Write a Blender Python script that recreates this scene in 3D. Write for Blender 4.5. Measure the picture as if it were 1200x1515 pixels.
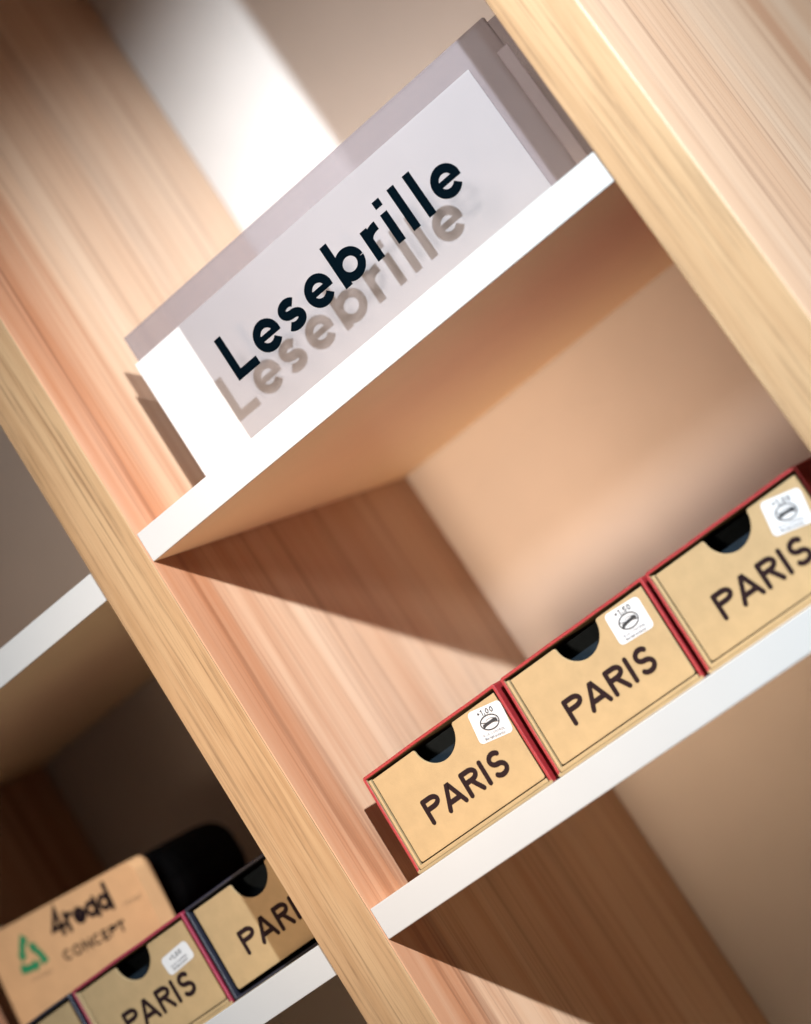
import bpy, bmesh, math, random
from mathutils import Matrix, Vector, noise

random.seed(4)
for o in list(bpy.data.objects):
    bpy.data.objects.remove(o, do_unlink=True)
SC = bpy.context.scene
COL = SC.collection
MM = 0.001
PI = math.pi

# ------------------------------------------------------------------ camera
cam_d = bpy.data.cameras.new('camera')
cam = bpy.data.objects.new('camera', cam_d)
COL.objects.link(cam)
SC.camera = cam
r = Vector((0.69484161, 0.46314006, -0.55017854))
u = Vector((0.60288814, 0.04194779, 0.79672221))
f = Vector((-0.39207275, 0.88529185, 0.25007458))
pos = Vector((595.506, -860.760, 0.899)) * MM
cam.matrix_world = Matrix(((r.x, u.x, -f.x, pos.x), (r.y, u.y, -f.y, pos.y), (r.z, u.z, -f.z, pos.z), (0, 0, 0, 1)))
cam_d.sensor_fit = 'VERTICAL'
cam_d.sensor_height = 36.0
cam_d.lens = 3238.3 / 1515.0 * 36.0
cam_d.shift_x = 5.82 / 1515.0
cam_d.shift_y = -464.49 / 1515.0
cam_d.clip_start = 0.01
cam_d.clip_end = 50.0
cam_d.dof.use_dof = True
cam_d.dof.focus_distance = 1.012
cam_d.dof.aperture_fstop = 3.8

# ------------------------------------------------------------------ light
world = bpy.data.worlds.new('World')
SC.world = world
world.use_nodes = True
wb = world.node_tree.nodes['Background']
wb.inputs[0].default_value = (0.85, 0.92, 1.0, 1)
wb.inputs[1].default_value = 0.06

def look_at(o, target):
    d = Vector(target) - o.location
    o.rotation_euler = d.to_track_quat('-Z', 'Y').to_euler()

kd = bpy.data.lights.new('shop_spotlight', 'SPOT')
kd.energy = 185.0
kd.color = (0.88, 1.0, 1.09)
kd.spot_size = math.radians(59.5)
kd.spot_blend = 0.5
kd.shadow_soft_size = 0.011
key = bpy.data.objects.new('shop_spotlight', kd)
COL.objects.link(key)
key.location = (0.846, -0.659, 0.531)
look_at(key, (0.21, 0.30, -0.09))

fd = bpy.data.lights.new('upper_fill_light', 'AREA')  # unseen soft fill, added from above to lighten the sign and upper back panel
fd.shape = 'DISK'
fd.size = 0.8
fd.energy = 1.6
fd.spread = math.radians(36)
fd.color = (1.0, 0.86, 0.77)
fill = bpy.data.objects.new('upper_fill_light', fd)
COL.objects.link(fill)
fill.location = (0.12, -0.95, 1.05)
look_at(fill, (0.17, 0.03, 0.27))

sd = bpy.data.lights.new('warm_fill_light', 'SPOT')  # added warm fill that brightens the middle compartment, not a lamp of the shop
sd.energy = 118.0
sd.color = (1.0, 0.70, 0.47)
sd.spot_size = math.radians(19)
sd.spot_blend = 1.0
sd.shadow_soft_size = 0.14
warm = bpy.data.objects.new('warm_fill_light', sd)
COL.objects.link(warm)
warm.location = (0.03, -1.0, -0.06)
look_at(warm, (0.05, 0.26, 0.12))

gd = bpy.data.lights.new('sign_fill_light', 'SPOT')  # extra fill, added to weaken the text shadow on the insert
gd.energy = 100.0
gd.color = (1.0, 0.93, 0.88)
gd.spot_size = math.radians(12)
gd.spot_blend = 0.45
gd.shadow_soft_size = 0.12
sign_fill = bpy.data.objects.new('sign_fill_light', gd)
COL.objects.link(sign_fill)
sign_fill.location = (0.46, -0.93, 0.56)
look_at(sign_fill, (0.155, 0.03, 0.285))

SC.view_settings.view_transform = 'Standard'
SC.view_settings.look = 'None'
SC.view_settings.exposure = -0.14
SC.view_settings.gamma = 1.0
SC.view_settings.use_curve_mapping = False
SC.cycles.max_bounces = 12
SC.cycles.diffuse_bounces = 8
SC.cycles.transparent_max_bounces = 16
SC.cycles.caustics_reflective = False
SC.cycles.caustics_refractive = False

# ------------------------------------------------------------------ materials
def new_mat(name):
    m = bpy.data.materials.new(name)
    m.use_nodes = True
    return m, m.node_tree.nodes, m.node_tree.links, m.node_tree.nodes['Principled BSDF']

def ramp(N, stops):
    n = N.new('ShaderNodeValToRGB')
    e = n.color_ramp.elements
    while len(e) > 1:
        e.remove(e[-1])
    e[0].position, e[0].color = stops[0][0], (*stops[0][1], 1)
    for p_, c_ in stops[1:]:
        k = e.new(p_)
        k.color = (*c_, 1)
    return n

def mapped(N, L, scale, loc=(0, 0, 0)):
    tc = N.new('ShaderNodeTexCoord')
    mp = N.new('ShaderNodeMapping')
    mp.inputs['Scale'].default_value = scale
    mp.inputs['Location'].default_value = loc
    L.new(tc.outputs['Object'], mp.inputs['Vector'])
    return mp

def noise_tex(N, L, vec, scale, detail=4, rough=0.55, dist=0.0):
    n = N.new('ShaderNodeTexNoise')
    n.inputs['Scale'].default_value = scale
    n.inputs['Detail'].default_value = detail
    n.inputs['Roughness'].default_value = rough
    n.inputs['Distortion'].default_value = dist
    L.new(vec.outputs[0], n.inputs['Vector'])
    return n

def mixc(N, L, fac, a, b, mode='MIX'):
    n = N.new('ShaderNodeMix')
    n.data_type = 'RGBA'
    n.blend_type = mode
    for sock, v in ((n.inputs[0], fac), (n.inputs[6], a), (n.inputs[7], b)):
        if hasattr(v, 'links'):
            L.new(v, sock)
        elif isinstance(v, tuple):
            sock.default_value = (*v, 1)
        else:
            sock.default_value = v
    return n.outputs[2]

def add_bump(N, L, P, height, strength, dist):
    b = N.new('ShaderNodeBump')
    b.inputs['Strength'].default_value = strength
    b.inputs['Distance'].default_value = dist
    L.new(height, b.inputs['Height'])
    L.new(b.outputs[0], P.inputs['Normal'])

def wood_material(name, light, mid, dark, line, broad, fine, loc, rough=0.42, line_amt=0.5, spec=0.5, fz=0.018):
    """long grain running along Z: broad growth bands, thin darker pores"""
    m, N, L, P = new_mat(name)
    mp = mapped(N, L, (broad, broad, broad * 0.05), loc)
    n1 = noise_tex(N, L, mp, 1.0, 6, 0.62, 0.9)
    c1 = ramp(N, [(0.30, dark), (0.46, mid), (0.62, light), (0.8, mid)])
    L.new(n1.outputs[0], c1.inputs[0])
    mp2 = mapped(N, L, (fine, fine, fine * 0.018), (loc[1], loc[0], loc[2]))
    n2 = noise_tex(N, L, mp2, 1.0, 6, 0.7, 0.25)
    r2 = ramp(N, [(0.36, (1, 1, 1)), (0.47, (0, 0, 0))])
    L.new(n2.outputs[0], r2.inputs[0])
    mul = N.new('ShaderNodeMath')
    mul.operation = 'MULTIPLY'
    mul.inputs[1].default_value = line_amt
    L.new(r2.outputs[0], mul.inputs[0])
    col = mixc(N, L, mul.outputs[0], c1.outputs[0], line)
    mp3 = mapped(N, L, (fine * 3.2, fine * 3.2, fine * 0.03), (loc[2], loc[0], loc[1]))
    n3 = noise_tex(N, L, mp3, 1.0, 3, 0.6, 0.1)
    r3 = ramp(N, [(0.36, (1, 1, 1)), (0.42, (0, 0, 0))])
    L.new(n3.outputs[0], r3.inputs[0])
    mul3 = N.new('ShaderNodeMath')
    mul3.operation = 'MULTIPLY'
    mul3.inputs[1].default_value = line_amt * 0.6
    L.new(r3.outputs[0], mul3.inputs[0])
    col = mixc(N, L, mul3.outputs[0], col, line)
    L.new(col, P.inputs['Base Color'])
    P.inputs['Roughness'].default_value = rough
    P.inputs['Specular IOR Level'].default_value = spec
    add_bump(N, L, P, n2.outputs[0], 0.25, 0.0004)
    return m

M_WOOD = wood_material('wood_laminate', (0.49, 0.330, 0.225), (0.445, 0.270, 0.170), (0.28, 0.100, 0.042), (0.085, 0.020, 0.008), 9, 130, (3.1, 1.7, 0.4), 0.40, 0.34)
M_OAK = wood_material('oak_edge_banding', (0.255, 0.163, 0.085), (0.228, 0.137, 0.068), (0.185, 0.105, 0.047), (0.07, 0.036, 0.015), 95, 520, (7.3, 2.2, 1.1), 0.48, 0.55)

def plain(name, c, rough=0.5, spec=0.5, var=0.05, scale=60, bump=0.0, bscale=900):
    m, N, L, P = new_mat(name)
    mp = mapped(N, L, (1, 1, 1))
    n = noise_tex(N, L, mp, scale, 5, 0.6)
    lo = tuple(x * (1 - var) for x in c)
    hi = tuple(min(1, x * (1 + var)) for x in c)
    rp = ramp(N, [(0.3, lo), (0.7, hi)])
    L.new(n.outputs[0], rp.inputs[0])
    L.new(rp.outputs[0], P.inputs['Base Color'])
    P.inputs['Roughness'].default_value = rough
    P.inputs['Specular IOR Level'].default_value = spec
    if bump:
        n2 = noise_tex(N, L, mp, bscale, 4, 0.6)
        add_bump(N, L, P, n2.outputs[0], bump, 0.0003)
    return m

M_WHITE = plain('white_laminate', (0.29, 0.285, 0.278), 0.38, 0.45, 0.015, 25, 0.12, 1400)
M_BACK = plain('pale_back_panel', (0.47, 0.435, 0.41), 0.6, 0.3, 0.05, 9, 0.35, 1500)
M_SHELF = plain('shelf_bounce_tint', (0.90, 0.72, 0.48), 0.45, 0.4, 0.02, 20, 0.12, 1400)  # warm bounce light on the white shelf put into its body colour
M_KRAFT = plain('kraft_paper', (0.232, 0.16, 0.081), 0.62, 0.35, 0.06, 140, 0.35, 2600)
M_KRAFT2 = plain('brown_carton', (0.44, 0.235, 0.11), 0.65, 0.3, 0.06, 90, 0.3, 2200)
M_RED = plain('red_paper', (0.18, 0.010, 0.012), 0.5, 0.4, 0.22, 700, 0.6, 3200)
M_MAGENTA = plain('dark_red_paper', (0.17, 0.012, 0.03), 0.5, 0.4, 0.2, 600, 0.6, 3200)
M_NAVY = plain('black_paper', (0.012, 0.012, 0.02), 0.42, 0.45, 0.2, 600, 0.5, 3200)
M_TRAY_SHADE = plain('tray_shade', (0.006, 0.010, 0.014), 0.85, 0.1, 0.2, 200)  # black holds the shade inside the drawer, behind the notch
M_INK = plain('brown_black_ink', (0.010, 0.0045, 0.005), 0.7, 0.08, 0.1, 300)
M_VINYL = plain('black_vinyl', (0.0006, 0.0018, 0.0030), 0.8, 0.0, 0.1, 300)
M_STICK = plain('white_sticker', (0.37, 0.37, 0.375), 0.4, 0.4, 0.01, 60)
M_PRINT = plain('black_print', (0.02, 0.02, 0.022), 0.6, 0.2, 0.05, 300)
M_GREYP = plain('grey_print', (0.14, 0.14, 0.15), 0.6, 0.2, 0.05, 300)
M_FAINT = plain('faint_brown_print', (0.30, 0.17, 0.085), 0.6, 0.2, 0.05, 300)
M_GREEN = plain('green_print', (0.012, 0.14, 0.055), 0.6, 0.2, 0.1, 200)
M_INSERT = plain('grey_insert_paper', (0.178, 0.166, 0.166), 0.5, 0.3, 0.015, 40)
M_CARD = plain('white_card', (0.36, 0.355, 0.35), 0.5, 0.3, 0.01, 30)
M_FORM = plain('black_form', (0.006, 0.008, 0.011), 0.9, 0.05, 0.1, 80)

def acrylic(name, tint, haze_col, haze, gloss):
    """clear sheet: mostly transparent, a little milky, a little mirror"""
    m, N, L, P = new_mat(name)
    N.remove(P)
    out = N['Material Output']
    tr = N.new('ShaderNodeBsdfTransparent')
    tr.inputs[0].default_value = (*tint, 1)
    df = N.new('ShaderNodeBsdfDiffuse')
    df.inputs[0].default_value = (*haze_col, 1)
    gl = N.new('ShaderNodeBsdfGlossy')
    gl.inputs['Roughness'].default_value = 0.08
    mp = mapped(N, L, (1, 1, 1))
    n = noise_tex(N, L, mp, 30, 6, 0.7)
    mr = N.new('ShaderNodeMapRange')
    mr.inputs[3].default_value = haze * 0.9
    mr.inputs[4].default_value = haze * 1.1
    L.new(n.outputs[0], mr.inputs[0])
    m1 = N.new('ShaderNodeMixShader')
    L.new(mr.outputs[0], m1.inputs[0])
    L.new(tr.outputs[0], m1.inputs[1])
    L.new(df.outputs[0], m1.inputs[2])
    m2 = N.new('ShaderNodeMixShader')
    m2.inputs[0].default_value = gloss
    L.new(m1.outputs[0], m2.inputs[1])
    L.new(gl.outputs[0], m2.inputs[2])
    L.new(m2.outputs[0], out.inputs[0])
    return m

M_ACR_F = acrylic('clear_acrylic', (0.965, 0.96, 0.965), (0.5, 0.47, 0.48), 0.012, 0.012)
M_ACR_B = acrylic('milky_acrylic', (0.86, 0.83, 0.84), (0.160, 0.140, 0.145), 0.5, 0.012)
M_ACR_E = acrylic('polished_acrylic_edge', (0.9, 0.88, 0.88), (0.35, 0.31, 0.32), 0.55, 0.03)

# ------------------------------------------------------------------ mesh helpers
def obj(name, bm, mat, parent=None, smooth=False):
    me = bpy.data.meshes.new(name)
    bmesh.ops.recalc_face_normals(bm, faces=bm.faces)
    bm.to_mesh(me)
    bm.free()
    mats = mat if isinstance(mat, (list, tuple)) else [mat]
    for m in mats:
        me.materials.append(m)
    if smooth:
        for p_ in me.polygons:
            p_.use_smooth = True
    o = bpy.data.objects.new(name, me)
    COL.objects.link(o)
    if parent:
        o.parent = parent
    return o

def empty(name, loc=(0, 0, 0)):
    o = bpy.data.objects.new(name, None)
    o.empty_display_size = 0.02
    o.location = Vector(loc) * MM
    COL.objects.link(o)
    return o

def tag(o, label, cat, group=None):
    o['label'] = label
    o['category'] = cat
    if group:
        o['group'] = group
    return o

def box(bm, x0, x1, y0, y1, z0, z1, bevel=0.0, seg=2, mi=0):
    """axis box, dimensions in mm"""
    b = bmesh.new()
    v = [b.verts.new((x * MM, y * MM, z * MM)) for x in (x0, x1) for y in (y0, y1) for z in (z0, z1)]
    for q in ((0, 1, 3, 2), (4, 6, 7, 5), (0, 4, 5, 1), (2, 3, 7, 6), (0, 2, 6, 4), (1, 5, 7, 3)):
        b.faces.new([v[i] for i in q]).material_index = mi
    bmesh.ops.recalc_face_normals(b, faces=b.faces)
    if bevel:
        bmesh.ops.bevel(b, geom=list(b.edges), offset=bevel * MM, segments=seg, affect='EDGES', profile=0.5)
    me = bpy.data.meshes.new('tmp')
    b.to_mesh(me)
    b.free()
    bm.from_mesh(me)
    bpy.data.meshes.remove(me)

def arc(cx, cy, rx, ry, a0, a1, n=20):
    return [(cx + rx * math.cos(math.radians(a0 + (a1 - a0) * i / n)), cy + ry * math.sin(math.radians(a0 + (a1 - a0) * i / n))) for i in range(n + 1)]

class Ink:
    """flat lettering made of strokes, drawn in the XZ plane facing -Y (mm)"""
    def __init__(self):
        self.bm = bmesh.new()
        self.lift = 0.0
    def face(self, pts):
        vs = [self.bm.verts.new((x * MM, -self.lift * MM, z * MM)) for x, z in pts]
        fc = self.bm.faces.new(vs)
        fc.normal_update()
        if fc.normal.y > 0:
            fc.normal_flip()
    def stroke(self, pts, w, caps='flat'):
        self.lift += 0.012
        n = len(pts)
        h = w / 2
        L_, R_ = [], []
        for i in range(n):
            a = Vector(pts[max(i - 1, 0)])
            b = Vector(pts[i])
            c = Vector(pts[min(i + 1, n - 1)])
            d1 = (b - a).normalized() if i > 0 else (c - b).normalized()
            d2 = (c - b).normalized() if i < n - 1 else d1
            t = (d1 + d2)
            t = t.normalized() if t.length > 1e-6 else d1
            nn = Vector((-t.y, t.x))
            k = h / max(0.35, nn.dot(Vector((-d1.y, d1.x))))
            L_.append(b + nn * k)
            R_.append(b - nn * k)
        for i in range(n - 1):
            self.face([L_[i], R_[i], R_[i + 1], L_[i + 1]])
        if caps == 'round':
            for e, s_ in ((0, 1), (n - 1, -1)):
                d = (Vector(pts[min(e + 1, n - 1)]) - Vector(pts[max(e - 1, 0)])).normalized() * s_
                ang = math.degrees(math.atan2(d.y, d.x))
                self.face(arc(pts[e][0], pts[e][1], h, h, ang + 90, ang + 270, 10))
    def build(self, name, mat, parent, loc=(0, 0, 0), roty=0.0):
        me = bpy.data.meshes.new(name)
        self.bm.to_mesh(me)
        self.bm.free()
        me.materials.append(mat)
        o = bpy.data.objects.new(name, me)
        COL.objects.link(o)
        o.parent = parent
        o.location = Vector(loc) * MM
        o.rotation_euler = (0, roty, 0)
        return o

# simple stroke alphabet: cap height 1, returns (strokes, advance)
def glyph(ch, w):
    h = w / 2
    X = 0.695
    rr = X / 2 - h
    T = 1 - h
    if ch == 'L':
        return [[(h, 1), (h, h), (0.645, h)]]
    if ch == 'e':
        k = rr * 1.02
        return [arc(0.345, X / 2, k, rr, 0, 322, 30), [(0.345 - k, X / 2 - 0.005), (0.345 + k + h * 0.96, X / 2 - 0.005), 0.68]]
    if ch == 's':
        q = (X - w) / 4
        return [arc(0.27, X - h - q, 0.18, q, 30, 268, 16)[:] + arc(0.27, h + q, 0.195, q, 88, -152, 16)]
    if ch == 'b':
        return [[(h, 0), (h, 1.0)], arc(0.385, X / 2, rr * 1.08, rr, 0, 360, 36)]
    if ch == 'd':
        return [[(0.66, 0), (0.66, 1.0)], arc(0.35, X / 2, rr * 0.98, rr, 0, 360, 32)]
    if ch == 'a':
        return [[(0.62, 0), (0.62, X)], arc(0.34, X / 2, rr * 0.98, rr, 0, 360, 32)]
    if ch == 'r':
        return [[(h, 0), (h, X)], arc(0.40, X * 0.60, 0.40 - h, X * 0.40 - h, 178, 88, 10)]
    if ch == 'i':
        return [[(h, 0), (h, X)], [(h, 0.83), (h, 1.0)]]
    if ch == 'l':
        return [[(h, 0), (h, 1.0)]]
    if ch == 'P':
        return [[(h, h), (h, T)], [(h, T), (0.40, T)] + arc(0.40, 0.74, 0.26, 0.26 - h, 80, -90, 12) + [(h, 0.74 - 0.26 + h)]]
    if ch == 'A':
        return [[(h, h), (0.46, T), (0.54, T), (1.0 - h, h)], [(0.24, 0.33), (0.78, 0.33)]]
    if ch == 'R':
        return [[(h, h), (h, T)], [(h, T), (0.40, T)] + arc(0.40, 0.735, 0.27, 0.265 - h, 80, -90, 12) + [(h + 0.02, 0.47 + h)], [(0.36, 0.47 + h), (0.76 - h, h)]]
    if ch == 'I':
        return [[(h, h), (h, T)]]
    if ch == 'S':
        q = (1 - w) / 4
        return [arc(0.33, 1 - h - q, 0.235, q, 40, 265, 16) + arc(0.33, h + q, 0.26, q, 85, -145, 16)]
    if ch == '4':
        return [[(0.52, 0), (0.52, 1), (0.06, 0.30), (0.70, 0.30)]]
    if ch == 'C':
        return [arc(0.42, 0.5, 0.42 - h, 0.5 - h, 48, 312, 20)]
    if ch == 'O':
        return [arc(0.44, 0.5, 0.44 - h, 0.5 - h, 0, 360, 24)]
    if ch == 'N':
        return [[(h, 0), (h, T), (0.68, h), (0.68, 1)]]
    if ch == 'E':
        return [[(0.55, T), (h, T), (h, h), (0.55, h)], [(h, 0.5), (0.5, 0.5)]]
    if ch == 'T':
        return [[(0, T), (0.66, T)], [(0.33, T), (0.33, 0)]]
    if ch == 'B':
        return [[(h, h), (h, T), (0.36, T)] + arc(0.36, 0.74, 0.2, 0.26 - h, 80, -90, 8) + [(h, 0.5)], [(0.36, 0.5)] + arc(0.36, 0.25, 0.22, 0.25 - h, 80, -90, 8) + [(h, h)]]
    if ch == 'U':
        return [[(h, 1), (h, 0.34)] + arc(0.34, 0.34, 0.34 - h, 0.34 - h, 180, 360, 10) + [(0.68 - h, 1)]]
    if ch == '+':
        return [[(0.06, 0.5), (0.42, 0.5)], [(0.24, 0.32), (0.24, 0.68)]]
    if ch == '1':
        return [[(0.08, 0.8), (0.28, T), (0.28, 0)]]
    if ch == '.':
        return [[(h, 0), (h, w * 1.1)]]
    if ch == '0':
        return [arc(0.3, 0.5, 0.3 - h, 0.5 - h, 0, 360, 20)]
    if ch == '5':
        return [[(0.52, T), (0.14, T), (0.10, 0.56)] + arc(0.27, 0.33, 0.27 - h, 0.33 - h, 110, -150, 14)]
    if ch == 't':
        return [[(0.2, 0.95), (0.2, h), (0.38, h)], [(0.02, X), (0.4, X)]]
    if ch == 'g':
        return [arc(0.3, X / 2, 0.3 - h, X / 2 - h, 0, 360, 16), [(0.6 - h, X), (0.6 - h, -0.1), (0.42, -0.24), (0.12, -0.2)]]
    if ch == 'h':
        return [[(h, 0), (h, 1)], [(h, 0.5)] + arc(0.3, X - 0.25, 0.3 - h, 0.25 - h, 160, 0, 8) + [(0.6 - h, 0)]]
    if ch == 'u':
        return [[(h, X), (h, 0.25)] + arc(0.3, 0.25, 0.3 - h, 0.25 - h, 180, 360, 8) + [(0.6 - h, X)]]
    if ch == 'o':
        return [arc(0.32, X / 2, 0.32 - h, X / 2 - h, 0, 360, 18)]
    if ch == 'n':
        return [[(h, 0), (h, X)], arc(0.3, X - 0.28, 0.3 - h, 0.28 - h, 170, 0, 8) + [(0.6 - h, 0)]]
    if ch == 'c':
        return [arc(0.32, X / 2, 0.32 - h, X / 2 - h, 50, 310, 14)]
    if ch == 'p':
        return [[(h, -0.28), (h, X)], arc(0.34, X / 2, 0.34 - h, X / 2 - h, 0, 360, 16)]
    return []

ADV = {'L': .66, 'e': .64, 's': .52, 'b': .70, 'd': .72, 'a': .68, 'r': .44, 'i': .22, 'l': .22, 'P': .70, 'A': .98, 'R': .80, 'I': .2, 'S': .62,
       '4': .74, 'C': .78, 'O': .9, 'N': .78, 'E': .6, 'T': .68, 'B': .62, 'U': .72, '+': .5, '1': .42, '.': .22, '0': .64, '5': .58, 't': .42, 'g': .64, 'h': .64,
       'u': .64, 'o': .66, 'n': .64, 'c': .58, 'p': .7, ' ': .35}

def write(ink, text, x, z, height, w, caps='flat', width=None, gap=0.06):
    """lay text from x on the baseline z; w is the stroke weight as a share of the height"""
    total = sum(ADV[c] + gap for c in text) - gap
    sx = (width / total) if width else height
    cx = x
    for c in text:
        for s_ in glyph(c, w):
            s_ = [q for q in s_ if isinstance(q, tuple)]
            ink.stroke([(cx + px * sx, z + pz * height) for px, pz in s_], w * height, caps)
        cx += (ADV[c] + gap) * sx

# ------------------------------------------------------------------ the shelving unit
W, UP, SH, TH, DP = 300.0, 33.6, 204.2, 15.6, 260.4
Z0, Z1 = -420.0, 720.0
unit = empty('shelving_unit', (-167, 130, Z0))
tag(unit, 'oak wood shelving unit with white shelves and a pale back panel', 'shelf')

def wpart(name, bm, mat, parent=unit):
    """bm given in world mm, parented to the unit or to a part of it"""
    o = obj(name, bm, mat)
    o.parent = parent
    o.matrix_parent_inverse = parent.matrix_world.inverted() if parent != unit else Matrix.Translation(-unit.location)
    return o

for x0 in (-UP, W, -W - 2 * UP):
    bm = bmesh.new()
    box(bm, x0, x0 + UP, 0.0, 470, Z0, Z1, 0.2)
    up = wpart('upright', bm, M_WOOD)
    bm = bmesh.new()
    box(bm, x0 + 0.3, x0 + UP - 0.3, -0.9, 0.25, Z0 + 0.5, Z1 - 0.5, 0.35)
    eb = wpart('edge_banding', bm, M_OAK, up)
    eb.matrix_parent_inverse = Matrix.Identity(4)

for x0, x1 in ((0.0, W), (-W - UP, -UP)):
    for z in (SH, 0.0, -404.0, 690.0):
        bm = bmesh.new()
        box(bm, x0 + 0.05, x1 - 0.05, 1.2, DP - 0.9, z - TH + 0.02, z - 0.02)
        sh_ = wpart('shelf', bm, M_SHELF)
        bm = bmesh.new()
        box(bm, x0 + 0.08, x1 - 0.08, 0.3, 1.4, z - TH, z, 0.4)
        eb = wpart('front_edge', bm, M_WHITE, sh_)
        eb.matrix_parent_inverse = Matrix.Identity(4)
    bm = bmesh.new()
    box(bm, x0 + 0.5, x1 - 0.5, DP, DP + 6, Z0 + 2, Z1 - 2)
    wpart('back_panel', bm, M_BACK)

# ------------------------------------------------------------------ the acrylic shelf sign
YB, YF = 45.0, 22.0
sign = empty('shelf_sign', (140, YB, SH))
tag(sign, 'clear acrylic sign holder reading Lesebrille in black on the upper shelf', 'sign')
inv = Matrix.Translation(-sign.location)
def spart(name, bm, mat, parent=sign):
    o = obj(name, bm, mat)
    o.parent = parent
    o.matrix_parent_inverse = inv
    return o
bm = bmesh.new()
box(bm, 24.5, 278.5, YB + 0.6, YB + 3.4, SH, 296.8, 0.3)
spart('back_sheet', bm, M_ACR_B)
bm = bmesh.new()
box(bm, 22.3, 258.0, YB - 0.1, YB + 0.45, SH, 282.0)
spart('backing_card', bm, M_CARD)
bm = bmesh.new()
box(bm, 55.6, 258.6, YB - 0.35, YB - 0.15, SH, 282.2)
spart('paper_insert', bm, M_INSERT)
bm = bmesh.new()
box(bm, 66.0, 287.0, YF, YF + 2.8, SH, 288.5, 0.3)
plate = spart('front_plate', bm, M_ACR_F)
bm = bmesh.new()
box(bm, 279.0, 297.5, YB + 0.6, YB + 3.4, SH, 293.5, 0.3)
spart('back_sheet', bm, M_ACR_B)
bm = bmesh.new()
box(bm, 283.0, 289.2, YF - 0.8, YF - 0.05, SH, 272.0, 0.3)
spart('end_strip', bm, M_ACR_E)

ink = Ink()
HT = 23.3
wt = 0.19
for c, x in zip('Lesebrille', (81.1, 99.3, 118.2, 135.3, 155.4, 177.0, 190.7, 200.5, 210.6, 219.5)):
    for s_ in glyph(c, wt):
        k = s_[-1] if isinstance(s_[-1], float) else 1.0
        ink.stroke([(x + q[0] * HT, q[1] * HT) for q in s_ if isinstance(q, tuple)], wt * HT * k)
o = ink.build('lettering', M_VINYL, plate)
o.location = Vector((0, YF - 0.12, 234.4)) * MM

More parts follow.
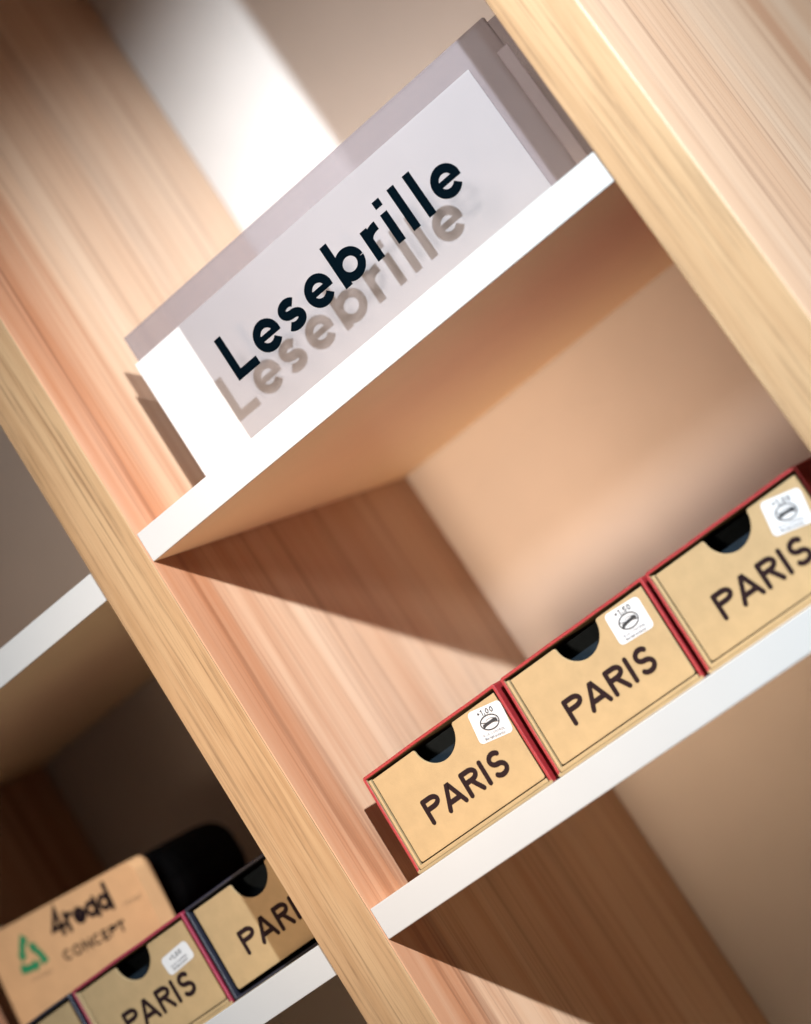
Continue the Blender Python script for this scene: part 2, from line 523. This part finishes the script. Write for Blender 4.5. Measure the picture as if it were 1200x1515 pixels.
# ------------------------------------------------------------------ reading glasses boxes
BW, BH = 86.0, 50.6
def make_box(name, x, y, label, group, sleeve_mat, number=None, tilt=0.0, sticker=None, base=True, shear=0.035, zscale=1.0, emblem=True, BD=165.0, yaw=0.0):
    """sleeve open to the front with a kraft drawer in it; local origin at the front lower left corner"""
    root = empty(name, (x, y, 0.0))
    root.rotation_euler = (0, 0, math.radians(yaw))
    tag(root, label, 'box', group)
    t = 1.5
    # sleeve: four panels with rounded outer corners, as a tube
    bm = bmesh.new()
    def ring(x0, x1, z0, z1, rad, n=4):
        pts = []
        for cx, cz, a in ((x1 - rad, z1 - rad, 0), (x0 + rad, z1 - rad, 90), (x0 + rad, z0 + rad, 180), (x1 - rad, z0 + rad, 270)):
            pts += arc(cx, cz, rad, rad, a, a + 90, n)
        return pts
    outer = ring(0, BW, 0, BH, 1.3)
    inner = ring(t, BW - t, t, BH - t, 0.5)
    n = len(outer)
    def wob(px, pz, py, k):
        d = noise.noise(Vector((px * 0.045 + x * 0.37, pz * 0.06, py * 0.02 + x))) * 0.45
        return (px + d * (0.6 if 3 < pz < BH - 3 else 0.15) + shear * pz, py, pz + (d * 0.7 if pz > BH / 2 and 4 < px < BW - 4 else 0.0))
    # subdivide long sides so that the card can bow a little
    def dens(pts):
        out = []
        for i in range(n):
            a, b = pts[i], pts[(i + 1) % n]
            out.append(a)
            if math.hypot(a[0] - b[0], a[1] - b[1]) > 20:
                for k in range(1, 10):
                    out.append((a[0] + (b[0] - a[0]) * k / 10, a[1] + (b[1] - a[1]) * k / 10))
        return out
    outer, inner = dens(outer), dens(inner)
    n = len(outer)
    loops = []
    for pts, ys in ((outer, (BD, 0.35)), (outer, (0.0,)), (inner, (0.0,)), (inner, (0.35, BD))):
        for yy in ys:
            sc = 1.0
            loops.append([bm.verts.new(Vector(wob(px, pz, yy, 0)) * MM) for px, pz in pts])
    # tiny rounding of the front edge
    for lp, src, dst in ((loops[2], outer, inner), (loops[3], inner, outer)):
        for v, a, b in zip(lp, src, dst):
            dd = Vector((b[0] - a[0], 0, b[1] - a[1]))
            v.co += dd.normalized() * 0.3 * MM if dd.length > 0 else Vector()
    for k in range(len(loops) - 1):
        a, b = loops[k], loops[k + 1]
        for i in range(n):
            j = (i + 1) % n
            fc = bm.faces.new((a[i], a[j], b[j], b[i]))
            low = outer[i][1] < 1.6 and outer[j][1] < 1.6 and base
            fc.material_index = 1 if (k == 4 or (low and k >= 1)) else 0
    # closed back end
    bm.faces.new(loops[-1])
    sl = obj('sleeve', bm, [sleeve_mat, M_KRAFT if base else sleeve_mat], root)
    # kraft floor flap of the sleeve
    if base:
        bm = bmesh.new()
        box(bm, t + 0.8, BW - t - 0.6, 0.15, BD - 2, t + 0.05, t + 1.9, 0.3)
        ob = obj('sleeve_floor', bm, M_KRAFT, root)
        bm = bmesh.new()
        box(bm, t + 0.35, t + 1.7, 0.5, BD - 2, t + 1.0, BH - t - 1.2, 0.3)
        for v in bm.verts:
            v.co.x += shear * v.co.z
        obj('sleeve_lining', bm, M_KRAFT, root)
    # drawer: front with thumb notch, floor, sides
    dx0, dx1, dz0, dz1 = t + 2.3, BW - t - 1.5, t + 2.4, BH - t - 1.7
    dy = 1.6
    cx = (dx0 + dx1) / 2
    rad = 12.2
    prof = [(dx0 + 0.8, dz0), (dx1 - 0.8, dz0), (dx1, dz0 + 0.8), (dx1, dz1)]
    prof += [(cx + rad + 0.9, dz1), (cx + rad + 0.2, dz1 - 0.5)]
    prof += arc(cx, dz1 - 0.3, rad, rad - 0.6, -5, -175, 26)
    prof += [(cx - rad - 0.2, dz1 - 0.5), (cx - rad - 0.9, dz1), (dx0, dz1), (dx0, dz0 + 0.8)]
    bm = bmesh.new()
    fr = [bm.verts.new(((px + shear * pz) * MM, dy * MM, pz * MM)) for px, pz in prof]
    bk = [bm.verts.new(((px + shear * pz) * MM, (dy + 1.3) * MM, pz * MM)) for px, pz in prof]
    bm.faces.new(fr)
    bm.faces.new(list(reversed(bk)))
    for i in range(len(prof)):
        j = (i + 1) % len(prof)
        bm.faces.new((fr[i], bk[i], bk[j], fr[j]))
    dr = obj('drawer', bm, M_KRAFT, root)
    md = dr.modifiers.new('soft_edges', 'BEVEL')
    md.width = 0.22 * MM
    md.segments = 2
    md.limit_method = 'ANGLE'
    # tray behind the front
    bm = bmesh.new()
    box(bm, dx0 + 0.2 + shear * 25, dx1 - 0.4 + shear * 25, dy + 1.5, BD - 4, dz0, dz0 + 1.2)
    box(bm, dx0 + 0.2 + shear * 25, dx0 + 1.4 + shear * 25, dy + 1.5, BD - 4, dz0 + 1.3, dz1)
    box(bm, dx1 - 1.6 + shear * 25, dx1 - 0.4 + shear * 25, dy + 1.5, BD - 4, dz0 + 1.3, dz1)
    box(bm, dx0 + 1.6 + shear * 25, dx1 - 1.8 + shear * 25, dy + 12, BD - 5, dz0 + 1.4, dz1 - 0.5)
    obj('tray', bm, M_TRAY_SHADE, root)
    # PARIS
    ink = Ink()
    H = 12.6
    wp = 0.19
    for c, lx in zip('PARIS', (19.4, 30.6, 44.4, 56.3, 61.2)):
        wd = {'S': 13.6, 'A': 12.4, 'P': 14.4, 'R': 13.4}.get(c, H)
        for s_ in glyph(c, wp):
            ink.stroke([(lx + px * wd + shear * (14.4 + pz * H), 14.4 + pz * H) for px, pz in s_], wp * H, 'round')
    lt = ink.build('lettering', M_INK, dr, (0, dy - 0.05, 0))
    # sticker
    if sticker:
        sx, sz, sw, sh_, ang = sticker
        bm = bmesh.new()
        pts = []
        for ax, az, a in ((sw / 2, sh_ / 2, 0), (-sw / 2, sh_ / 2, 90), (-sw / 2, -sh_ / 2, 180), (sw / 2, -sh_ / 2, 270)):
            q = 2.2
            pts += arc(ax - math.copysign(q, ax), az - math.copysign(q, az), q, q, a, a + 90, 6)
        vs = [bm.verts.new((a * MM, 0, b * MM)) for a, b in pts]
        vb = [bm.verts.new((a * MM, 0.1 * MM, b * MM)) for a, b in pts]
        bm.faces.new(vs)
        bm.faces.new(list(reversed(vb)))
        for i in range(len(pts)):
            bm.faces.new((vs[i], vb[i], vb[(i + 1) % len(pts)], vs[(i + 1) % len(pts)]))
        st = obj('sticker', bm, M_STICK, root)
        st.location = Vector((sx + shear * sz, dy - 0.16, sz)) * MM
        st.rotation_euler = (0, math.radians(ang), 0)
        ink = Ink()
        if emblem:
            write(ink, number, -4.6, 4.0, 2.6, 0.19, 'round', width=9.0, gap=0.12)
            ink.stroke(arc(0, 0.2, 5.0, 3.3, 0, 360, 40), 0.62)
            ink.stroke([(-3.4, -0.55), (-2.2, -0.35), (-1.0, -0.05), (1.2, 0.25), (2.4, 0.5), (3.4, 0.55)], 1.5, 'round')
            ink.stroke([(-3.6, -1.0), (-2.7, -0.5)], 1.3, 'round')
            ink.stroke([(2.7, 0.9), (3.7, 0.1)], 1.2, 'round')
            ink.stroke([(-4.6, 1.2), (-2.0, 0.5)], 0.35)
            ink.stroke([(1.8, -0.2), (4.6, -0.9)], 0.35)
            ink.stroke(arc(0.6, 0.9, 2.4, 0.9, 20, 170, 10), 0.2)
            fine = ('BLUE CONTROL', 'Blue light protection')
            zz, fw = (-5.1, -6.7), (12.5, 11.5)
        else:
            write(ink, number, -4.5, 0.8, 2.4, 0.18, 'round', width=9.0, gap=0.12)
            fine = ('BLUE CONTROL', 'Blue light protection')
            zz, fw = (-1.9, -3.5), (12.5, 11.5)
        ink.build('print', M_PRINT, st, (0, -0.05, 0))
        ink = Ink()
        for tx, z_, w_ in zip(fine, zz, fw):
            write(ink, tx, -w_ / 2, z_, 1.1, 0.17, 'flat', width=w_, gap=0.1)
        ink.build('fine_print', M_GREYP, st, (0, -0.05, 0))
    return root

G1 = 'PARIS boxes on the lower white shelf'
make_box('glasses_box', 16.6, 24.0, 'red sleeved kraft box reading PARIS, leftmost of three right of the oak upright', G1, M_RED, '+1.00', sticker=(73.6, 37.6, 18.6, 15.4, 10.0))
make_box('glasses_box', 106.0, 24.6, 'red sleeved kraft box reading PARIS, middle of three on the lit shelf', G1, M_RED, '+1.50', sticker=(69.5, 38.3, 19.0, 15.2, 3.5), shear=0.04, yaw=0.5)
make_box('glasses_box', 195.4, 23.6, 'red sleeved kraft box reading PARIS, nearest the right upright', G1, M_RED, '+1.00', sticker=(70.6, 36.8, 19.4, 15.6, 12.0), shear=0.03, yaw=-0.4)
G2 = 'PARIS boxes in the shaded left compartment'
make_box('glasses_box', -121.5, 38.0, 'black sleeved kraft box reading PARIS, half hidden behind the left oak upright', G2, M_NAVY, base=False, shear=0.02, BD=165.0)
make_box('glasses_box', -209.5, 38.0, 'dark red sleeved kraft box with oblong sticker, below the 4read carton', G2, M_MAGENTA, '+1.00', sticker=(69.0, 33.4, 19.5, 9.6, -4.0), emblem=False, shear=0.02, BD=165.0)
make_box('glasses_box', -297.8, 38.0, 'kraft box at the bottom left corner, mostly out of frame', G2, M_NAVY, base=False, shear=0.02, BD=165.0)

# ------------------------------------------------------------------ brown carton on top of the boxes
ct = empty('carton', (-188, 100, 51.2))
ct.rotation_euler = (0, math.radians(6.6), 0)
tag(ct, 'brown carton printed 4read CONCEPT with green recycling symbol, lying on the boxes', 'carton')
bm = bmesh.new()
prof = [(-118, -13.4), (-1.0, 0.1), (0, 1.5)] + arc(-7, 34.5, 7, 7, 0, 90, 8) + [(-118, 41.5)]
fr = [bm.verts.new((px * MM, 0, pz * MM)) for px, pz in prof]
bk = [bm.verts.new((px * MM, 14 * MM, pz * MM)) for px, pz in prof]
bm.faces.new(fr)
bm.faces.new(list(reversed(bk)))
for i in range(len(prof)):
    j = (i + 1) % len(prof)
    bm.faces.new((fr[i], bk[i], bk[j], fr[j]))

obj('carton_body', bm, M_KRAFT2, ct, smooth=False)
ink = Ink()
write(ink, '4read', -69, 23.5, 13.5, 0.22, 'round', width=46)
ink.build('lettering', M_INK, ct, (0, -0.12, 0))
ink = Ink()
write(ink, 'CONCEPT', -70, 9.5, 6.0, 0.23, 'flat', width=49)
ink.build('small_lettering', M_INK, ct, (0, -0.12, 0))
ink = Ink()
tri = [Vector((-91, 32.5)), Vector((-100.5, 15.5)), Vector((-81.5, 15.5))]
for k in range(3):
    p0, p1, p2 = tri[k], tri[(k + 1) % 3], tri[(k + 2) % 3]
    st = p0.lerp(p1, 0.30)
    ink.stroke([p0.lerp(p2, 0.20), p0.lerp(p2, 0.06).lerp(p0.lerp(p1, 0.1), 0.5), p0.lerp(p1, 0.24), p0.lerp(p1, 0.52)], 4.2)
    ink.lift += 0.012
    d = (p1 - p0).normalized()
    nn = Vector((-d.y, d.x))
    q = p0.lerp(p1, 0.50)
    ink.face([q + nn * 3.6, q - nn * 3.6, q + d * 5.0])
ink.build('recycling_symbol', M_GREEN, ct, (0, -0.12, 0))
ink = Ink()
write(ink, 'concept', -17, 21, 3.2, 0.14, 'flat', width=14)
ink.build('faint_print', M_FAINT, ct, (0, -0.12, 0))
ink = Ink()
write(ink, 'concept', -98, 8.2, 2.6, 0.14, 'flat', width=17)
ink.build('faint_print', M_FAINT, ct, (0, -0.12, 0))

# ------------------------------------------------------------------ black rounded form behind the carton
cs = empty('dark_rounded_form', (-217, 152, 51.3))
tag(cs, 'black rounded form on the boxes behind the brown carton', 'case')
for nm, z0, z1 in (('form_base', 0, 22), ('form_top', 22.6, 46)):
    bm = bmesh.new()
    ringpts = []
    # rounded oblong section swept along the depth
    for yy, k in ((-30, 0.80), (-27, 0.92), (-22, 0.98), (-14, 1.0), (22, 1.0), (30, 0.97), (36, 0.88), (39, 0.76)):
        pts = []
        for i in range(41):
            ang = (180 * i / 40) if nm == 'form_top' else (180 + 180 * i / 40)
            ca, sa = math.cos(math.radians(ang)), math.sin(math.radians(ang))
            px = math.copysign(abs(ca) ** 0.55, ca) * 41 * k - 1
            pz = (22.6 + abs(sa) ** 0.75 * 20.0 * k) if nm == 'form_top' else (22.0 - abs(sa) ** 0.6 * 22.0)
            pts.append(bm.verts.new((px * MM, yy * MM, pz * MM)))
        ringpts.append(pts)
    for a_, b_ in zip(ringpts, ringpts[1:]):
        for i in range(40):
            bm.faces.new((a_[i], a_[i + 1], b_[i + 1], b_[i]))
        bm.faces.new((a_[40], a_[0], b_[0], b_[40]))
    bm.faces.new(ringpts[0])
    bm.faces.new(list(reversed(ringpts[-1])))
    obj(nm, bm, M_FORM, cs, smooth=False)
